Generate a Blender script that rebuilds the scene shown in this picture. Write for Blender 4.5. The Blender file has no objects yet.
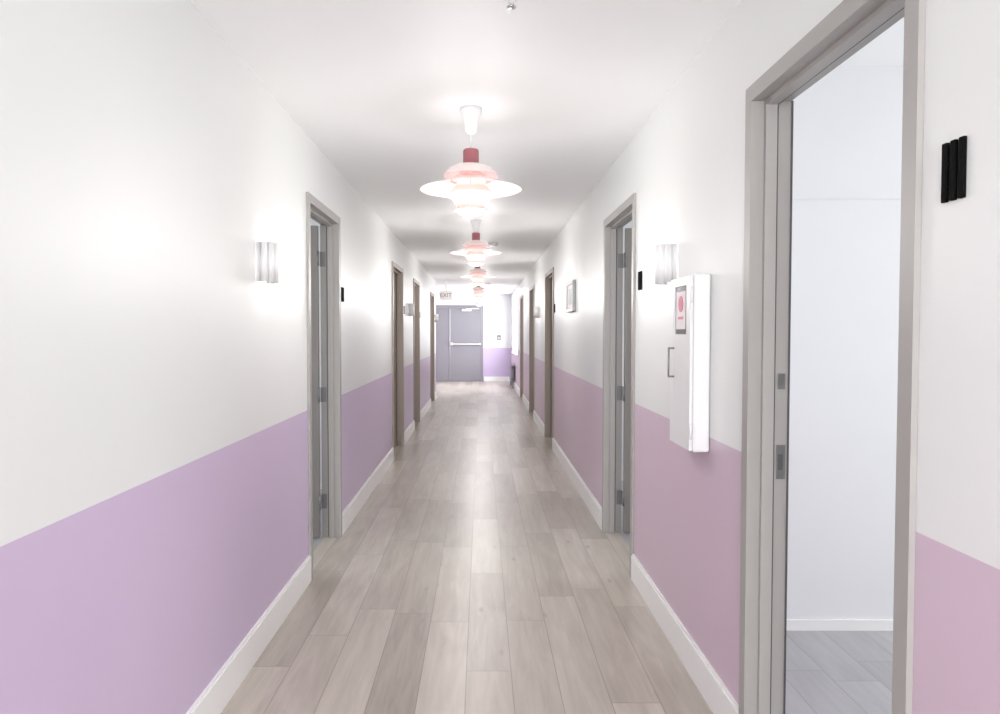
import bpy, bmesh, math
from mathutils import Vector, Matrix

scene = bpy.context.scene
scene.view_settings.view_transform = 'Standard'
scene.view_settings.look = 'None'
scene.view_settings.exposure = 0.0

XL, XR = -0.974, 0.87
EYE = 1.40
CEIL = EYE + 1.112
T = 0.10
YEND = 21.4
YB = -4.0
F = 740.0

# ---------------------------------------------------------------- materials
def new_mat(name):
    m = bpy.data.materials.new(name); m.use_nodes = True
    nt = m.node_tree
    return m, nt, nt.nodes['Principled BSDF']

def simple(name, col, rough=0.5, metal=0.0, var=0.04, scale=6.0, bump=0.0, emit=None, es=0.0, spec=0.5):
    m, nt, b = new_mat(name)
    tc = nt.nodes.new('ShaderNodeTexCoord')
    n = nt.nodes.new('ShaderNodeTexNoise'); n.inputs['Scale'].default_value = scale
    n.inputs['Detail'].default_value = 4
    nt.links.new(tc.outputs['Object'], n.inputs['Vector'])
    mx = nt.nodes.new('ShaderNodeMix'); mx.data_type = 'RGBA'
    mx.inputs[6].default_value = (*[c*(1-var) for c in col], 1)
    mx.inputs[7].default_value = (*[min(1, c*(1+var)) for c in col], 1)
    nt.links.new(n.outputs['Fac'], mx.inputs[0])
    nt.links.new(mx.outputs[2], b.inputs['Base Color'])
    b.inputs['Roughness'].default_value = rough
    b.inputs['Metallic'].default_value = metal
    b.inputs['Specular IOR Level'].default_value = spec
    if bump:
        n2 = nt.nodes.new('ShaderNodeTexNoise'); n2.inputs['Scale'].default_value = 180
        nt.links.new(tc.outputs['Object'], n2.inputs['Vector'])
        bp = nt.nodes.new('ShaderNodeBump'); bp.inputs['Strength'].default_value = bump
        bp.inputs['Distance'].default_value = 0.002
        nt.links.new(n2.outputs['Fac'], bp.inputs['Height'])
        nt.links.new(bp.outputs['Normal'], b.inputs['Normal'])
    if emit:
        b.inputs['Emission Color'].default_value = (*emit, 1)
        b.inputs['Emission Strength'].default_value = es
    return m

def wall_mat(name, upper, lower, zline, rough=0.38):
    m, nt, b = new_mat(name)
    g = nt.nodes.new('ShaderNodeNewGeometry')
    sp = nt.nodes.new('ShaderNodeSeparateXYZ'); nt.links.new(g.outputs['Position'], sp.inputs[0])
    lt = nt.nodes.new('ShaderNodeMath'); lt.operation = 'LESS_THAN'; lt.inputs[1].default_value = zline
    nt.links.new(sp.outputs['Z'], lt.inputs[0])
    mx = nt.nodes.new('ShaderNodeMix'); mx.data_type = 'RGBA'
    mx.inputs[6].default_value = (*upper, 1); mx.inputs[7].default_value = (*lower, 1)
    nt.links.new(lt.outputs[0], mx.inputs[0])
    nt.links.new(mx.outputs[2], b.inputs['Base Color'])
    b.inputs['Roughness'].default_value = rough
    b.inputs['Specular IOR Level'].default_value = 0.4
    n3 = nt.nodes.new('ShaderNodeTexNoise'); n3.inputs['Scale'].default_value = 2.2
    nt.links.new(g.outputs['Position'], n3.inputs['Vector'])
    bp = nt.nodes.new('ShaderNodeBump'); bp.inputs['Strength'].default_value = 0.25; bp.inputs['Distance'].default_value = 0.006
    nt.links.new(n3.outputs['Fac'], bp.inputs['Height']); nt.links.new(bp.outputs['Normal'], b.inputs['Normal'])
    return m

def floor_mat(name, dark, light, pw=0.185, pl=1.25, rough=0.30, var=0.42):
    m, nt, b = new_mat(name)
    N, L = nt.nodes, nt.links
    g = N.new('ShaderNodeNewGeometry')
    sp = N.new('ShaderNodeSeparateXYZ'); L.new(g.outputs['Position'], sp.inputs[0])
    def M(op, a, b_=None, c=None):
        n = N.new('ShaderNodeMath'); n.operation = op
        for i, v in enumerate((a, b_, c)):
            if v is None: continue
            if isinstance(v, (int, float)): n.inputs[i].default_value = v
            else: L.new(v, n.inputs[i])
        return n.outputs[0]
    xs = M('DIVIDE', M('ADD', sp.outputs['X'], 0.06), pw)
    row = M('FLOOR', xs); fx = M('FRACT', xs)
    wn = N.new('ShaderNodeTexWhiteNoise'); wn.noise_dimensions = '1D'; L.new(row, wn.inputs['W'])
    ys = M('ADD', M('DIVIDE', sp.outputs['Y'], pl), wn.outputs['Value'])
    col = M('FLOOR', ys); fy = M('FRACT', ys)
    cb = N.new('ShaderNodeCombineXYZ'); L.new(row, cb.inputs[0]); L.new(col, cb.inputs[1])
    wn2 = N.new('ShaderNodeTexWhiteNoise'); wn2.noise_dimensions = '2D'; L.new(cb.outputs[0], wn2.inputs['Vector'])
    rnd = wn2.outputs['Value']
    ex = M('MINIMUM', fx, M('SUBTRACT', 1.0, fx)); ex = M('MULTIPLY', ex, pw)
    ey = M('MINIMUM', fy, M('SUBTRACT', 1.0, fy)); ey = M('MULTIPLY', ey, pl)
    e = M('MINIMUM', ex, ey)
    seam = N.new('ShaderNodeMapRange'); seam.inputs[1].default_value = 0.0008; seam.inputs[2].default_value = 0.0028
    seam.inputs[3].default_value = 1.0; seam.inputs[4].default_value = 0.0
    L.new(e, seam.inputs[0])
    # fine grain
    gv = N.new('ShaderNodeCombineXYZ')
    L.new(M('MULTIPLY', sp.outputs['X'], 30.0), gv.inputs[0])
    L.new(M('MULTIPLY', sp.outputs['Y'], 2.0), gv.inputs[1])
    L.new(M('MULTIPLY', rnd, 57.0), gv.inputs[2])
    n1 = N.new('ShaderNodeTexNoise'); n1.inputs['Scale'].default_value = 1.0; n1.inputs['Detail'].default_value = 8
    n1.inputs['Roughness'].default_value = 0.6; n1.inputs['Distortion'].default_value = 0.8
    L.new(gv.outputs[0], n1.inputs['Vector'])
    # broad cathedral figure
    gv2 = N.new('ShaderNodeCombineXYZ')
    L.new(M('MULTIPLY', sp.outputs['X'], 8.0), gv2.inputs[0])
    L.new(M('MULTIPLY', sp.outputs['Y'], 1.4), gv2.inputs[1])
    L.new(M('MULTIPLY', rnd, 31.0), gv2.inputs[2])
    n2 = N.new('ShaderNodeTexNoise'); n2.inputs['Scale'].default_value = 1.0; n2.inputs['Detail'].default_value = 3
    n2.inputs['Distortion'].default_value = 1.2
    L.new(gv2.outputs[0], n2.inputs['Vector'])
    f = M('ADD', M('MULTIPLY', n1.outputs['Fac'], 0.62), M('MULTIPLY', n2.outputs['Fac'], 0.62))
    f = M('ADD', f, M('MULTIPLY', rnd, var))
    mr = N.new('ShaderNodeMapRange'); mr.inputs[1].default_value = 0.42; mr.inputs[2].default_value = 1.22
    L.new(f, mr.inputs[0])
    mx = N.new('ShaderNodeMix'); mx.data_type = 'RGBA'
    mx.inputs[6].default_value = (*dark, 1); mx.inputs[7].default_value = (*light, 1)
    L.new(mr.outputs[0], mx.inputs[0])
    kv = N.new('ShaderNodeCombineXYZ')
    L.new(M('MULTIPLY', sp.outputs['X'], 6.0), kv.inputs[0]); L.new(M('MULTIPLY', sp.outputs['Y'], 2.2), kv.inputs[1]); L.new(M('MULTIPLY', rnd, 13.0), kv.inputs[2])
    vo = N.new('ShaderNodeTexVoronoi'); vo.inputs['Scale'].default_value = 1.0; L.new(kv.outputs[0], vo.inputs['Vector'])
    kn = N.new('ShaderNodeMapRange'); kn.inputs[1].default_value = 0.02; kn.inputs[2].default_value = 0.11
    kn.inputs[3].default_value = 0.5; kn.inputs[4].default_value = 0.0
    L.new(vo.outputs['Distance'], kn.inputs[0])
    mxk = N.new('ShaderNodeMix'); mxk.data_type = 'RGBA'
    L.new(kn.outputs[0], mxk.inputs[0]); L.new(mx.outputs[2], mxk.inputs[6]); mxk.inputs[7].default_value = (*[c*0.55 for c in dark], 1)
    mx2 = N.new('ShaderNodeMix'); mx2.data_type = 'RGBA'
    L.new(M('MULTIPLY', seam.outputs[0], 0.6), mx2.inputs[0])
    L.new(mxk.outputs[2], mx2.inputs[6]); mx2.inputs[7].default_value = (*[c*0.55 for c in dark], 1)
    L.new(mx2.outputs[2], b.inputs['Base Color'])
    rr = N.new('ShaderNodeMapRange'); rr.inputs[3].default_value = rough-0.04; rr.inputs[4].default_value = rough+0.08
    L.new(n2.outputs['Fac'], rr.inputs[0]); L.new(rr.outputs[0], b.inputs['Roughness'])
    bp = N.new('ShaderNodeBump'); bp.inputs['Strength'].default_value = 0.12; bp.inputs['Distance'].default_value = 0.002
    L.new(M('SUBTRACT', M('MULTIPLY', n1.outputs['Fac'], 0.2), seam.outputs[0]), bp.inputs['Height'])
    L.new(bp.outputs['Normal'], b.inputs['Normal'])
    return m

UP = (0.775, 0.785, 0.775)
ZL, ZR = 0.967, 1.003
M_WL = wall_mat('paint_left_light_tint', UP, (0.60, 0.485, 0.655), ZL)  # one lilac paint; cooler light on this side put into the lower colour
M_WR = wall_mat('paint_right_light_tint', UP, (0.63, 0.495, 0.585), ZR)  # same lilac paint, pinker light on this side put into the lower colour
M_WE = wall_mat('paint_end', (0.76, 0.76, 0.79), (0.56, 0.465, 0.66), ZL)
M_ROOM = simple('room_white_paint', (0.79, 0.795, 0.81), 0.6, var=0.01, bump=0.05)
M_CEIL = simple('ceiling_paint', (0.94, 0.945, 0.945), 0.5, var=0.01, spec=0.2)
M_TRIM = simple('trim_white', (0.88, 0.88, 0.87), 0.35, var=0.01)
M_FLOOR = floor_mat('plank_floor', (0.315, 0.275, 0.235), (0.63, 0.575, 0.51))
M_FLOOR2 = floor_mat('grey_plank_floor', (0.34, 0.34, 0.35), (0.52, 0.52, 0.53), var=0.25)
M_FRAME = simple('frame_grey', (0.37, 0.355, 0.338), 0.38, var=0.02)
M_FRAMEB = simple('frame_taupe', (0.36, 0.305, 0.26), 0.4, var=0.03)
M_LEAF = simple('door_leaf_grey', (0.28, 0.265, 0.25), 0.42, var=0.03)
M_LEAFB = simple('door_leaf_taupe', (0.33, 0.275, 0.235), 0.45, var=0.05)
M_EXITD = simple('exit_door_grey', (0.25, 0.24, 0.27), 0.5, var=0.02)
M_STEEL = simple('steel', (0.5, 0.5, 0.5), 0.3, metal=0.9, var=0.05)
M_HINGE = simple('hinge_steel', (0.24, 0.24, 0.24), 0.35, metal=0.6, var=0.05)
M_DARK = simple('dark_gasket', (0.08, 0.08, 0.085), 0.6)
M_BLACK = simple('black_sign', (0.004, 0.004, 0.004), 0.8, spec=0.08)
M_WHITE = simple('white_enamel', (0.81, 0.81, 0.81), 0.3, var=0.01)
M_SHADE = simple('lamp_shade_blush', (0.88, 0.765, 0.75), 0.35, var=0.01, emit=(1.0, 0.74, 0.70), es=0.06)
M_PINK = simple('lamp_shade_pink', (0.86, 0.52, 0.48), 0.4, var=0.02, emit=(1.0, 0.56, 0.50), es=0.14)
M_RED = simple('lamp_cap_rose', (0.40, 0.13, 0.15), 0.45, var=0.03)
M_BULB = simple('lamp_diffuser', (1, 1, 1), 0.3, emit=(1.0, 0.94, 0.92), es=1.8)
M_SCONCE = simple('sconce_white', (0.82, 0.82, 0.82), 0.4, var=0.01)
M_GLASSY = simple('cabinet_window', (0.16, 0.15, 0.16), 0.1, var=0.1)
M_PAPER = simple('label_paper', (0.80, 0.74, 0.76), 0.6)
M_LRED = simple('label_red', (0.62, 0.20, 0.26), 0.5)
M_RAD = simple('radiator_grey', (0.26, 0.25, 0.28), 0.5)
M_ART = simple('art_print', (0.55, 0.56, 0.57), 0.6, var=0.45, scale=9)

# ---------------------------------------------------------------- mesh builder
class MB:
    def __init__(s): s.bm = bmesh.new(); s.mats = []
    def mi(s, m):
        if m not in s.mats: s.mats.append(m)
        return s.mats.index(m)
    def box(s, x0, x1, y0, y1, z0, z1, m):
        x0, x1 = sorted((x0, x1)); y0, y1 = sorted((y0, y1)); z0, z1 = sorted((z0, z1))
        v = [s.bm.verts.new(p) for p in ((x0,y0,z0),(x1,y0,z0),(x1,y1,z0),(x0,y1,z0),(x0,y0,z1),(x1,y0,z1),(x1,y1,z1),(x0,y1,z1))]
        k = s.mi(m)
        for f in ((0,3,2,1),(4,5,6,7),(0,1,5,4),(1,2,6,5),(2,3,7,6),(3,0,4,7)):
            fc = s.bm.faces.new([v[i] for i in f]); fc.material_index = k
    def cyl(s, p, r, h, axis, m, seg=20, r2=None):
        k = s.mi(m)
        res = bmesh.ops.create_cone(s.bm, cap_ends=True, segments=seg, radius1=r, radius2=r if r2 is None else r2, depth=h)
        R = {'z': Matrix.Identity(4), 'x': Matrix.Rotation(math.pi/2, 4, 'Y'), 'y': Matrix.Rotation(math.pi/2, 4, 'X')}[axis]
        bmesh.ops.transform(s.bm, matrix=Matrix.Translation(p) @ R, verts=res['verts'])
        fs = {f for v in res['verts'] for f in v.link_faces}
        for f in fs: f.material_index = k; f.smooth = len(f.verts) == 4
    def lathe(s, prof, c, m, seg=64):
        k = s.mi(m); rings = []
        for r, z in prof:
            if r < 1e-5: rings.append([s.bm.verts.new((c[0], c[1], c[2]+z))])
            else: rings.append([s.bm.verts.new((c[0]+r*math.cos(2*math.pi*i/seg), c[1]+r*math.sin(2*math.pi*i/seg), c[2]+z)) for i in range(seg)])
        for a, b in zip(rings, rings[1:]):
            for i in range(seg):
                j = (i+1) % seg
                if len(a) == 1 and len(b) == 1: continue
                if len(a) == 1: vs = [a[0], b[j], b[i]]
                elif len(b) == 1: vs = [a[i], a[j], b[0]]
                else: vs = [a[i], a[j], b[j], b[i]]
                f = s.bm.faces.new(vs); f.material_index = k; f.smooth = True
    def done(s, name, parent=None, bevel=0.0):
        me = bpy.data.meshes.new(name)
        bmesh.ops.recalc_face_normals(s.bm, faces=s.bm.faces)
        s.bm.to_mesh(me); s.bm.free()
        for m in s.mats: me.materials.append(m)
        o = bpy.data.objects.new(name, me); scene.collection.objects.link(o)
        if parent: o.parent = parent
        if bevel:
            b = o.modifiers.new('bevel', 'BEVEL'); b.width = bevel; b.segments = 2; b.limit_method = 'ANGLE'
            b.angle_limit = math.radians(50)
        return o

def empty(name):
    e = bpy.data.objects.new(name, None); scene.collection.objects.link(e); e.empty_display_size = 0.1
    return e

def onebox(name, x0, x1, y0, y1, z0, z1, m, bevel=0.0):
    b = MB(); b.box(x0, x1, y0, y1, z0, z1, m); return b.done(name, None, bevel)

# ---------------------------------------------------------------- layout
DH = 2.185
G = 0.03
doors = [
    ('R', 1.468, 2.42, 'near'), ('L', 4.14, 5.08, 'far'), ('R', 4.17, 5.20, 'far'),
    ('L', 8.10, 9.20, 'closed'), ('R', 8.85, 9.95, 'closed'),
    ('L', 10.65, 11.65, 'closed'), ('R', 12.05, 13.15, 'closed'),
    ('L', 14.2, 15.3, 'closed'), ('R', 15.2, 16.2, 'closed'),
]
WIN = (17.7, 20.6, 0.85, 2.3)

def wall_y(name, xin, s, y0, y1, ops, m, z1=CEIL):
    b = MB(); xo = xin + s*T
    cur = y0
    for (a, c, zb, zt) in sorted(ops):
        b.box(xin, xo, cur, a, 0, z1, m)
        b.box(xin, xo, a, c, zt, z1, m)
        if zb > 0: b.box(xin, xo, a, c, 0, zb, m)
        cur = c
    b.box(xin, xo, cur, y1, 0, z1, m)
    return b.done(name)
opL = [(a+G, c-G, 0, DH-G) for (s, a, c, st) in doors if s == 'L']
opR = [(a+G, c-G, 0, DH-G) for (s, a, c, st) in doors if s == 'R'] + [WIN]
wall_y('wall_left', XL, -1, YB, 16.0, opL, M_WL)
wall_y('wall_right', XR, 1, YB, YEND, opR, M_WR)
onebox('wall_end', -2.8, XR+T, YEND, YEND+0.15, 0, CEIL, M_WE)
onebox('wall_lobby_left', -2.8, -2.65, 16.0, YEND, 0, CEIL, M_WE)
onebox('wall_lobby_return', -2.65, XL-T, 15.85, 16.0, 0, CEIL, M_WE)
b = MB()
b.box(XL-T, XR+T, YB-0.15, YB, 0, 0.3, M_WE); b.box(XL-T, XR+T, YB-0.15, YB, 2.42, CEIL, M_WE)
b.box(XL-T, XL+0.1, YB-0.15, YB, 0.3, 2.42, M_WE); b.box(XR-0.1, XR+T, YB-0.15, YB, 0.3, 2.42, M_WE)
b.done('wall_back')
b = MB()
b.box(XL+0.1, XR-0.1, YB-0.1, YB-0.05, 0.3, 0.35, M_TRIM); b.box(XL+0.1, XR-0.1, YB-0.1, YB-0.05, 2.37, 2.42, M_TRIM)
b.box(XL+0.1, XL+0.15, YB-0.1, YB-0.05, 0.35, 2.37, M_TRIM); b.box(XR-0.15, XR-0.1, YB-0.1, YB-0.05, 0.35, 2.37, M_TRIM)
b.box(-0.08, -0.03, YB-0.1, YB-0.05, 0.35, 2.37, M_TRIM)
b.done('added_window_2')  # unseen window behind the camera, added to let in fill light

b = MB(); b.box(XL-T, XR+T, YB-0.15, YEND+0.15, -0.1, 0, M_FLOOR); b.box(-2.8, XL-T, 15.85, YEND+0.15, -0.1, 0, M_FLOOR)
b.done('floor')
b = MB(); b.box(XL-T, XR+T, YB-0.15, YEND+0.15, CEIL, CEIL+0.17, M_CEIL); b.box(-2.8, XL-T, 15.85, YEND+0.15, CEIL, CEIL+0.17, M_CEIL)
b.done('ceiling')

def baseboard(name, x, s, y0, y1, side):
    b = MB(); cur = y0
    segs = []
    for (sd, a, c, st) in sorted(doors, key=lambda d: d[1]):
        if sd != side: continue
        segs.append((cur, a-0.001)); cur = c+0.001
    segs.append((cur, y1))
    for a, c in segs:
        b.box(x, x - s*0.016, a, c, 0, 0.135, M_TRIM); b.box(x, x - s*0.010, a, c, 0.135, 0.145, M_TRIM)
    b.done(name, None)
baseboard('baseboard_left', XL, -1, YB, 16.0, 'L')
baseboard('baseboard_right', XR, 1, YB, YEND, 'R')
b = MB(); b.box(0.09, XR-0.017, YEND-0.016, YEND, 0, 0.14, M_TRIM); b.box(-2.65, -1.36, YEND-0.016, YEND, 0, 0.14, M_TRIM)
b.done('baseboard_end')

# ---------------------------------------------------------------- doors
def door(i, side, y0, y1, st):
    s = -1 if side == 'L' else 1
    x = XL if side == 'L' else XR
    X = lambda v: x + s*v
    fm, lm = (M_FRAME, M_LEAF) if y0 < 6 else (M_FRAMEB, M_LEAFB)
    e = empty('door_%d' % i)
    P = 0.014; E = 0.0006
    b = MB()
    for (va, vb) in ((-P, -E), (T+E, T+P)):
        b.box(X(va), X(vb), y0, y0+0.05, 0, DH, fm)
        b.box(X(va), X(vb), y1-0.05, y1, 0, DH, fm)
        b.box(X(va), X(vb), y0+0.05, y1-0.05, DH-0.05, DH, fm)
    b.box(X(-E), X(T+E), y0+G+0.001, y0+0.05, 0, DH-0.031, fm)
    b.box(X(-E), X(T+E), y1-0.05, y1-G-0.001, 0, DH-0.031, fm)
    b.box(X(-E), X(T+E), y0+0.05, y1-0.05, DH-0.05, DH-G-0.001, fm)
    b.box(X(0.028), X(0.064), y0+0.05, y0+0.066, 0, DH-0.05, fm)
    b.box(X(0.028), X(0.064), y1-0.066, y1-0.05, 0, DH-0.05, fm)
    b.box(X(0.028), X(0.064), y0+0.066, y1-0.066, DH-0.066, DH-0.05, fm)
    b.done('frame', e)
    b = MB()
    b.box(X(0.064), X(0.070), y0+0.05, y0+0.060, 0.01, DH-0.066, M_DARK)
    b.box(X(0.064), X(0.070), y1-0.060, y1-0.05, 0.01, DH-0.066, M_DARK)
    b.box(X(0.064), X(0.070), y0+0.060, y1-0.060, DH-0.064, DH-0.05, M_DARK)
    if st == 'near':  # dark edge strip on the room side of the far jamb
        b.box(X(T+P), X(T+P+0.006), y1-0.052, y1-0.02, 0.01, DH-0.05, M_DARK)
    b.done('gasket', e)
    LT, w, h = 0.042, (y1-y0)-0.106, DH-0.065
    b = MB()
    if st == 'closed':
        b.box(X(0.071), X(0.112), y0+0.053, y1-0.053, 0.01, DH-0.053, lm)
        lx = X(0.071); ly = y0+0.12; hs = -s
        b.done('leaf', e, 0.002)
        b = MB(); b.cyl((lx+hs*0.004, ly, 1.0), 0.028, 0.008, 'x', M_STEEL); b.cyl((lx+hs*0.03, ly, 1.0), 0.01, 0.05, 'x', M_STEEL)
        b.box(lx+hs*0.045, lx+hs*0.06, ly-0.01, ly+0.11, 0.99, 1.01, M_STEEL)
        b.done('handle', e, 0.002)
    else:
        if st == 'far': ya, yb = y1-0.053-LT, y1-0.053
        else: ya, yb = y0+0.053, y0+0.053+LT
        v0 = T+P+0.010
        b.box(X(v0), X(v0+w), ya, yb, 0.01, h, lm)
        b.done('leaf', e, 0.002)
        b = MB()
        for hz in (0.25, 0.98, 1.90):
            b.cyl((X(v0-0.006), ya-0.004 if st == 'far' else yb+0.004, hz), 0.007, 0.10, 'z', M_HINGE, 12)
            b.box(X(0.080), X(v0-0.006), (y1-0.052) if st == 'far' else y0+0.05, (y1-0.050) if st == 'far' else y0+0.052, hz-0.05, hz+0.05, M_HINGE)
            b.box(X(v0-0.002), X(v0), ya+0.004, yb-0.004, hz-0.05, hz+0.05, M_STEEL)
        b.done('hinges', e)
        lx = X(v0+w-0.065)
        b = MB()
        for sg, yy in ((-1, ya), (1, yb)):
            b.cyl((lx, yy+sg*0.004, 1.0), 0.028, 0.008, 'y', M_STEEL); b.cyl((lx, yy+sg*0.03, 1.0), 0.01, 0.05, 'y', M_STEEL)
            b.box(lx-s*0.11, lx+s*0.01, yy+sg*0.045, yy+sg*0.06, 0.99, 1.01, M_STEEL)
            b.cyl((lx, yy+sg*0.006, 1.18), 0.03, 0.012, 'y', M_STEEL)
        b.done('handle', e, 0.001)
        b = MB()
        if st == 'near':
            b.box(X(0.080), X(0.108), y1-0.052, y1-0.050, 0.93, 1.04, M_HINGE)
            b.box(X(0.086), X(0.100), y1-0.0535, y1-0.052, 0.96, 1.01, M_DARK)
            b.box(X(0.082), X(0.105), y1-0.052, y1-0.050, 1.22, 1.27, M_HINGE)
        else:
            b.box(X(0.074), X(0.108), y0+0.050, y0+0.052, 0.93, 1.06, M_STEEL)
            b.box(X(0.082), X(0.100), y0+0.052, y0+0.0535, 0.965, 1.02, M_DARK)
        b.done('strike_plate', e)
for i, d in enumerate(doors): door(i+1, *d)

# ---------------------------------------------------------------- rooms behind open doors
def room(tag, s, xin, xout, ya, yb, h, win=True):
    x0, x1 = sorted((xin, xout))
    b = MB()
    b.box(x0, x1, yb, yb+0.1, 0, h, M_ROOM)
    b.box(x0, x1, ya-0.1, ya, 0, h, M_ROOM)
    X = xout
    b.box(X, X+s*0.1, ya-0.1, yb+0.1, 0, 0.8, M_ROOM); b.box(X, X+s*0.1, ya-0.1, yb+0.1, 2.25, h, M_ROOM)
    b.box(X, X+s*0.1, ya-0.1, ya+0.5, 0.8, 2.25, M_ROOM); b.box(X, X+s*0.1, yb-0.5, yb+0.1, 0.8, 2.25, M_ROOM)
    b.done('wall_%s_room' % tag)
    onebox('floor_%s_room' % tag, x0, x1, ya-0.1, yb+0.1, -0.1, 0, M_FLOOR2)
    onebox('ceiling_%s_room' % tag, x0, x1, ya-0.1, yb+0.1, h, h+0.1, M_CEIL)
    onebox('baseboard_%s_room' % tag, x0+0.02, x1-0.02, yb-0.012, yb, 0, 0.05, M_TRIM)
room('near', 1, XR+T, 4.6, 0.0, 3.45, 2.63)
room('right', 1, XR+T, 4.0, 3.75, 7.0, CEIL)
room('left', -1, XL-T, -4.0, 2.6, 6.6, CEIL)
onebox('trim_near_room', XR+T+0.05, 4.58, 3.444, 3.45, 2.02, 2.03, M_ROOM)

# ---------------------------------------------------------------- lobby end door
e = empty('exit_door')
b = MB()
x0, x1, yd = -1.33, 0.06, YEND
b.box(x0, x0+0.05, yd-0.03, yd, 0, 2.2, M_EXITD); b.box(x1-0.05, x1, yd-0.03, yd, 0, 2.2, M_EXITD)
b.box(x0+0.05, x1-0.05, yd-0.03, yd, 2.15, 2.2, M_EXITD)
b.done('frame', e, 0.002)
b = MB()
b.box(x0+0.055, x0+0.40, yd-0.024, yd-0.001, 0.01, 2.145, M_EXITD); b.box(x0+0.408, x1-0.055, yd-0.024, yd-0.001, 0.01, 2.145, M_EXITD)
b.box(x0+0.39, x0+0.42, yd-0.032, yd-0.024, 0.01, 2.145, M_EXITD)
b.done('leaves', e, 0.002)
b = MB()
b.box(x0+0.46, x1-0.10, yd-0.10, yd-0.065, 1.06, 1.10, M_STEEL)
b.box(x0+0.44, x0+0.52, yd-0.09, yd-0.024, 1.04, 1.13, M_STEEL); b.box(x1-0.13, x1-0.07, yd-0.09, yd-0.024, 1.05, 1.12, M_STEEL)
b.box(x0+0.425, x0+0.440, yd-0.045, yd-0.03, 0.1, 2.1, M_STEEL)
b.done('panic_bar', e, 0.003)
b = MB(); b.box(-0.55, -0.28, yd-0.09, yd-0.024, 2.03, 2.09, M_WHITE); b.box(-0.42, -0.05, yd-0.11, yd-0.095, 2.09, 2.11, M_WHITE)
b.done('closer', e, 0.003)

e = empty('exit_sign')
b = MB(); b.box(-0.87, -0.60, 15.50, 15.55, 2.09, 2.28, M_WHITE); b.box(-0.75, -0.71, 15.51, 15.54, 2.28, CEIL, M_WHITE)
b.done('housing', e, 0.004)
cu = bpy.data.curves.new('EXIT', 'FONT'); cu.body = 'EXIT'; cu.size = 0.12; cu.align_x = 'CENTER'; cu.align_y = 'CENTER'; cu.extrude = 0.002
to = bpy.data.objects.new('letters', cu); scene.collection.objects.link(to)
to.location = (-0.735, 15.498, 2.185); to.rotation_euler = (math.pi/2, 0, 0); to.parent = e
M_EXITL = simple('exit_letters', (0.30, 0.16, 0.17), 0.5); cu.materials.append(M_EXITL)

e = empty('fire_alarm_pull_station')
b = MB(); b.box(0.47, 0.57, YEND-0.05, YEND+0.001, 1.20, 1.34, M_RAD); b.box(0.49, 0.55, YEND-0.06, YEND-0.05, 1.24, 1.27, M_WHITE)
b.done('body', e, 0.004)

b = MB(); ya, yb, za, zb = WIN
xa, xb = XR+0.03, XR+0.08
b.box(xa, xb, ya, yb, za, za+0.05, M_TRIM); b.box(xa, xb, ya, yb, zb-0.05, zb, M_TRIM)
for yy in (ya, (ya+yb)/2-0.025, yb-0.05): b.box(xa, xb, yy, yy+0.05, za+0.05, zb-0.05, M_TRIM)
b.box(XR-0.03, XR+0.03, ya+0.005, yb-0.005, za, za+0.03, M_TRIM)
b.done('window_1')
b = MB()
XQ = XR - 0.017
for k in range(10):
    b.box(XQ-0.09, XQ-0.02, 18.6+k*0.12, 18.6+k*0.12+0.09, 0.16, 0.58, M_RAD)
b.box(XQ-0.08, XQ-0.03, 18.6, 19.75, 0.20, 0.24, M_RAD); b.box(XQ-0.08, XQ-0.03, 18.6, 19.75, 0.50, 0.54, M_RAD)
b.box(XQ-0.08, XQ-0.03, 18.62, 18.66, 0, 0.20, M_RAD); b.box(XQ-0.08, XQ-0.03, 19.69, 19.73, 0, 0.20, M_RAD)
b.box(XQ-0.03, XR-0.0005, 18.8, 18.84, 0.5, 0.54, M_RAD); b.box(XQ-0.03, XR-0.0005, 19.5, 19.54, 0.5, 0.54, M_RAD)
b.done('radiator')

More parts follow.
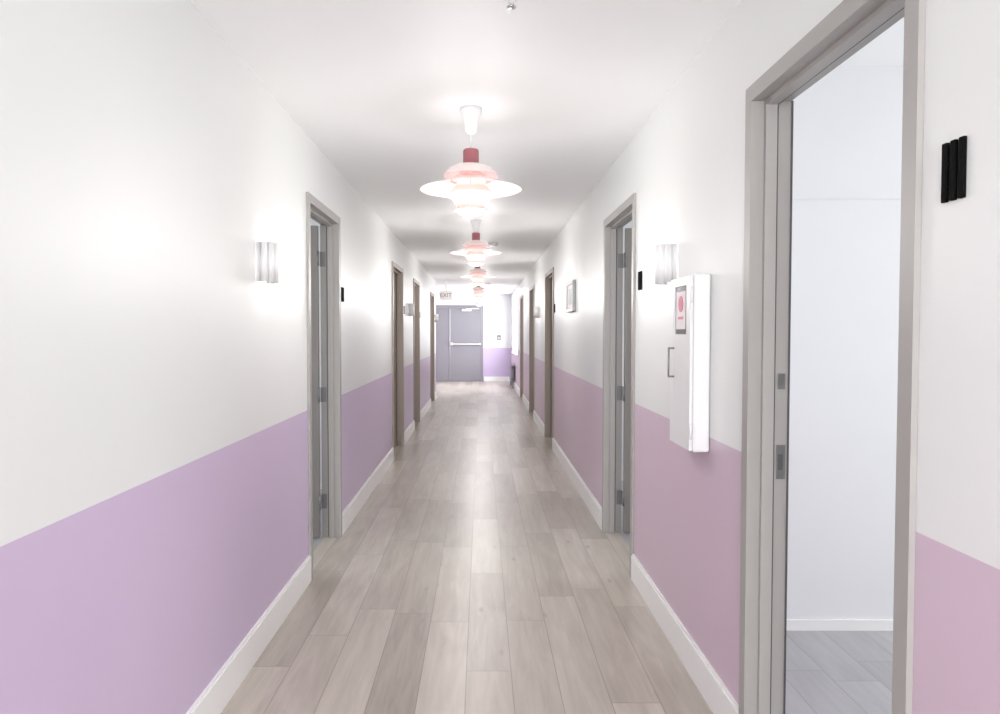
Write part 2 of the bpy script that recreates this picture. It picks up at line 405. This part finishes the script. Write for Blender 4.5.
# ---------------------------------------------------------------- pendant lamps
def pendant(y, h, kd, ku):
    e = empty('pendant_lamp'); c = (-0.05, y, EYE + h)
    top = CEIL - c[2]
    b = MB()
    b.lathe([(0, top), (0.055, top-0.001), (0.052, top-0.02), (0.036, top-0.06), (0.028, top-0.115), (0.012, top-0.13), (0, top-0.131)], c, M_WHITE, 32)
    b.cyl((c[0], c[1], c[2] + (0.18+top-0.12)/2), 0.004, abs(top-0.12-0.18), 'z', M_WHITE, 8)
    b.done('canopy_and_cord', e)
    b = MB()
    b.lathe([(0, 0.19), (0.036, 0.188), (0.039, 0.18), (0.039, 0.118), (0.05, 0.112), (0.0, 0.111)], c, M_RED, 40)
    b.done('cap', e)
    def shade(name, prof, m, th=0.003):
        b = MB(); b.lathe(prof, c, m, 72); o = b.done(name, e)
        sm = o.modifiers.new('s', 'SOLIDIFY'); sm.thickness = th; sm.offset = 0
    shade('top_shade', [(0.046, 0.112), (0.075, 0.108), (0.105, 0.095), (0.125, 0.075), (0.135, 0.060), (0.137, 0.056)], M_SHADE)
    shade('inner_red_cone', [(0.040, 0.085), (0.070, 0.060), (0.094, 0.040), (0.100, 0.036)], M_PINK)
    shade('middle_shade', [(0.085, 0.052), (0.12, 0.030), (0.16, 0.014), (0.21, 0.002), (0.245, -0.006), (0.253, -0.010)], M_SHADE)
    shade('inner_shade', [(0.05, 0.03), (0.088, -0.004), (0.104, -0.022), (0.110, -0.03)], M_PINK)
    shade('lower_shade', [(0.112, -0.030), (0.104, -0.045), (0.090, -0.065), (0.080, -0.085), (0.078, -0.092)], M_SHADE)
    shade('bottom_shade', [(0.055, -0.070), (0.062, -0.088), (0.072, -0.104), (0.082, -0.112)], M_PINK)
    b = MB(); b.lathe([(0.07, -0.108), (0.066, -0.122), (0.045, -0.134), (0, -0.138)], c, M_BULB, 40); b.done('diffuser', e)
    b = MB()
    for k in range(3):
        a = k*2*math.pi/3+0.5
        b.cyl((c[0]+0.078*math.cos(a), c[1]+0.078*math.sin(a), c[2]+0.0), 0.003, 0.20, 'z', M_WHITE, 8)
    b.done('struts', e)
    def pt(nm, dz, en, rad, col=(1.0, 0.98, 0.97)):
        l = bpy.data.lights.new(nm, 'POINT'); l.energy = en; l.shadow_soft_size = rad; l.color = col
        o = bpy.data.objects.new(nm, l); scene.collection.objects.link(o); o.location = (c[0], c[1], c[2]+dz); o.parent = e
    pt('bulb_down', -0.30, kd, 0.22)
    pt('bulb_up', 0.03, ku, 0.26)
for y, h, kd, ku in ((0.0, 0.72, 5, 9), (3.70, 0.72, 14.5, 13), (7.35, 0.80, 17, 13), (11.0, 0.84, 17, 12), (14.6, 0.80, 17, 12), (18.3, 0.80, 9, 8), (-3.0, 0.75, 8, 8)):  # pendants above and behind the camera are unseen, added as fill light
    pendant(y, h, kd, ku)

# ---------------------------------------------------------------- sconces
def sconce(side, y, zc=EYE+0.31):
    s = -1 if side == 'L' else 1
    x = XL if side == 'L' else XR
    e = empty('wall_sconce')
    bm = bmesh.new(); n = 144; R = 0.078; hh = 0.086
    A, B = [], []
    for i in range(n+1):
        a = -math.pi/2 + math.pi*i/n
        r = R*(1 - 0.22*(1-abs(math.cos(a*6)))**1.5)*1.04
        px = x - s*(0.003 + r*math.cos(a)*0.9); py = y + r*math.sin(a)
        A.append(bm.verts.new((px, py, zc-hh))); B.append(bm.verts.new((px, py, zc+hh)))
    for i in range(n):
        f = bm.faces.new((A[i], A[i+1], B[i+1], B[i])); f.smooth = True
    me = bpy.data.meshes.new('shade'); bm.to_mesh(me); bm.free(); me.materials.append(M_SCONCE)
    o = bpy.data.objects.new('shade', me); scene.collection.objects.link(o); o.parent = e
    sm = o.modifiers.new('s', 'SOLIDIFY'); sm.thickness = 0.004; sm.offset = -1
    b = MB(); b.box(x-s*0.001, x-s*0.008, y-0.05, y+0.05, zc-0.06, zc+0.06, M_STEEL); b.cyl((x-s*0.02, y, zc), 0.012, 0.028, 'x', M_STEEL)
    b.done('back_plate', e)
    for dz, en in ((0.0, 0.85), (-0.035, 0.12)):
        l = bpy.data.lights.new('sconce_bulb', 'POINT'); l.energy = en; l.shadow_soft_size = 0.02; l.color = (1, 0.98, 0.97)
        lo = bpy.data.objects.new('sconce_bulb', l); scene.collection.objects.link(lo); lo.location = (x-s*0.045, y, zc+dz); lo.parent = e
sconce('L', 3.285); sconce('R', 3.37); sconce('L', 9.95); sconce('R', 11.0); sconce('L', 15.65)

# ---------------------------------------------------------------- room signs
def sign(side, y, zc, h, w=0.075):
    s = -1 if side == 'L' else 1
    x = XL if side == 'L' else XR
    b = MB()
    for k in (-1, 0, 1):
        yy = y + k*w*0.38
        b.box(x-s*0.0003, x-s*0.008, yy-w*0.11, yy+w*0.11, zc-h/2, zc+h/2, M_BLACK)
    b.done('room_number_sign', None, 0.0015)
sign('R', 1.366, EYE+0.298, 0.110, 0.064)
sign('R', 4.04, EYE+0.285, 0.10); sign('L', 5.20, EYE+0.27, 0.10)
sign('L', 9.35, EYE+0.29, 0.10); sign('R', 8.72, EYE+0.29, 0.10); sign('L', 11.8, EYE+0.29, 0.10); sign('R', 11.9, EYE+0.29, 0.10)

# ---------------------------------------------------------------- fire extinguisher cabinet
e = empty('fire_extinguisher_cabinet')
d = 0.078; xf = XR-d; ya, yb = 2.80, 3.10; za, zb = EYE-0.455, EYE+0.225
b = MB(); b.box(xf+0.012, XR-0.0005, ya, yb, za, zb, M_WHITE); b.done('body', e, 0.010)
b = MB()
wz0, wz1, wy0, wy1 = EYE-0.005, EYE+0.185, 2.86, 3.04
b.box(xf, xf+0.011, ya+0.006, wy0, za+0.006, zb-0.006, M_WHITE); b.box(xf, xf+0.011, wy1, yb-0.006, za+0.006, zb-0.006, M_WHITE)
b.box(xf, xf+0.011, wy0, wy1, za+0.006, wz0, M_WHITE); b.box(xf, xf+0.011, wy0, wy1, wz1, zb-0.006, M_WHITE)
b.done('door_panel', e, 0.001)
b = MB(); b.box(xf+0.006, xf+0.0115, wy0, wy1, wz0, wz1, M_GLASSY)
b.box(xf+0.004, xf+0.006, wy0+0.03, wy1-0.02, wz0+0.02, wz1-0.02, M_PAPER)
b.cyl((xf+0.003, 2.95, wz0+0.12), 0.032, 0.003, 'x', M_LRED); b.box(xf+0.002, xf+0.004, 2.915, 2.985, wz0+0.060, wz0+0.070, M_LRED)
b.done('window_label', e)
b = MB()
hy = 3.035
b.cyl((xf-0.022, hy, EYE-0.12), 0.004, 0.12, 'z', M_HINGE, 12)
b.cyl((xf-0.010, hy, EYE-0.062), 0.004, 0.028, 'x', M_HINGE, 12); b.cyl((xf-0.010, hy, EYE-0.178), 0.004, 0.028, 'x', M_HINGE, 12)
b.done('handle', e)
b = MB()
for hz in (za+0.08, zb-0.08): b.cyl((xf+0.004, ya-0.003, hz), 0.005, 0.06, 'z', M_WHITE, 10)
b.done('hinges', e)

# ---------------------------------------------------------------- framed picture
e = empty('picture_frame')
b = MB(); ya, yb, za, zb = 6.82, 7.32, EYE+0.20, EYE+0.49; xw = XR-0.0005; xx = XR-0.03; t = 0.03
b.box(xx, xw, ya, ya+t, za, zb, M_HINGE); b.box(xx, xw, yb-t, yb, za, zb, M_HINGE)
b.box(xx, xw, ya+t, yb-t, za, za+t, M_HINGE); b.box(xx, xw, ya+t, yb-t, zb-t, zb, M_HINGE)
b.done('frame', e, 0.002)
b = MB(); b.box(XR-0.02, xw, ya+t, yb-t, za+t, zb-t, M_PAPER); b.box(XR-0.022, XR-0.02, ya+0.09, yb-0.09, za+0.07, zb-0.07, M_ART)
b.done('print', e)

b = MB(); b.lathe([(0, 0), (0.035, -0.001), (0.033, -0.008), (0.012, -0.012), (0.009, -0.03), (0, -0.031)], (0.10, 2.47, CEIL), M_WHITE, 24)
b.lathe([(0, -0.040), (0.016, -0.040), (0.016, -0.043), (0, -0.044)], (0.10, 2.47, CEIL), M_STEEL, 16)
b.box(0.098, 0.102, 2.468, 2.472, CEIL-0.041, CEIL-0.03, M_STEEL)
b.done('sprinkler_head')
for y in (9.2, 16.5):
    b = MB(); b.lathe([(0, 0), (0.06, -0.001), (0.06, -0.02), (0.045, -0.035), (0, -0.037)], (0.15, y, CEIL), M_WHITE, 32); b.done('smoke_detector')

# ---------------------------------------------------------------- lights
def area(name, loc, rot, sx, sy, en, col=(1, 1, 1)):
    l = bpy.data.lights.new(name, 'AREA'); l.shape = 'RECTANGLE'; l.size = sx; l.size_y = sy; l.energy = en; l.color = col
    o = bpy.data.objects.new(name, l); scene.collection.objects.link(o); o.location = loc; o.rotation_euler = rot
    return o
H = math.pi/2
area('fill_back_window', (-0.05, YB-0.2, 1.38), (H, 0, 0), 1.6, 2.0, 240, (0.97, 0.985, 1.0))  # fill lamp outside the added, unseen window behind the camera
area('daylight_near_room', (4.75, 1.75, 1.5), (0, H, 0), 1.45, 2.5, 88, (0.97, 0.985, 1.0))
area('daylight_right_room', (4.15, 5.4, 1.5), (0, H, 0), 1.45, 2.2, 45, (0.96, 0.98, 1.0))
area('daylight_left_room', (-4.15, 4.6, 1.5), (0, -H, 0), 1.45, 3.0, 45, (0.96, 0.98, 1.0))
area('daylight_lobby', (XR+0.3, (WIN[0]+WIN[1])/2, 1.6), (0, H, 0), 1.4, 2.8, 165, (0.97, 0.98, 1.0))

w = bpy.data.worlds.new('sky'); scene.world = w; w.use_nodes = True
w.node_tree.nodes['Background'].inputs[0].default_value = (0.92, 0.95, 1.0, 1)
w.node_tree.nodes['Background'].inputs[1].default_value = 1.2

# ---------------------------------------------------------------- camera
cam = bpy.data.cameras.new('camera'); co = bpy.data.objects.new('camera', cam); scene.collection.objects.link(co)
cam.sensor_width = 36.0; cam.lens = F*36/1000
cam.shift_x = 0.019; cam.shift_y = 0.0
cam.clip_start = 0.02
co.location = (0, 0, EYE); co.rotation_euler = (math.pi/2 - math.atan(24.0/F), 0, 0)
scene.camera = co
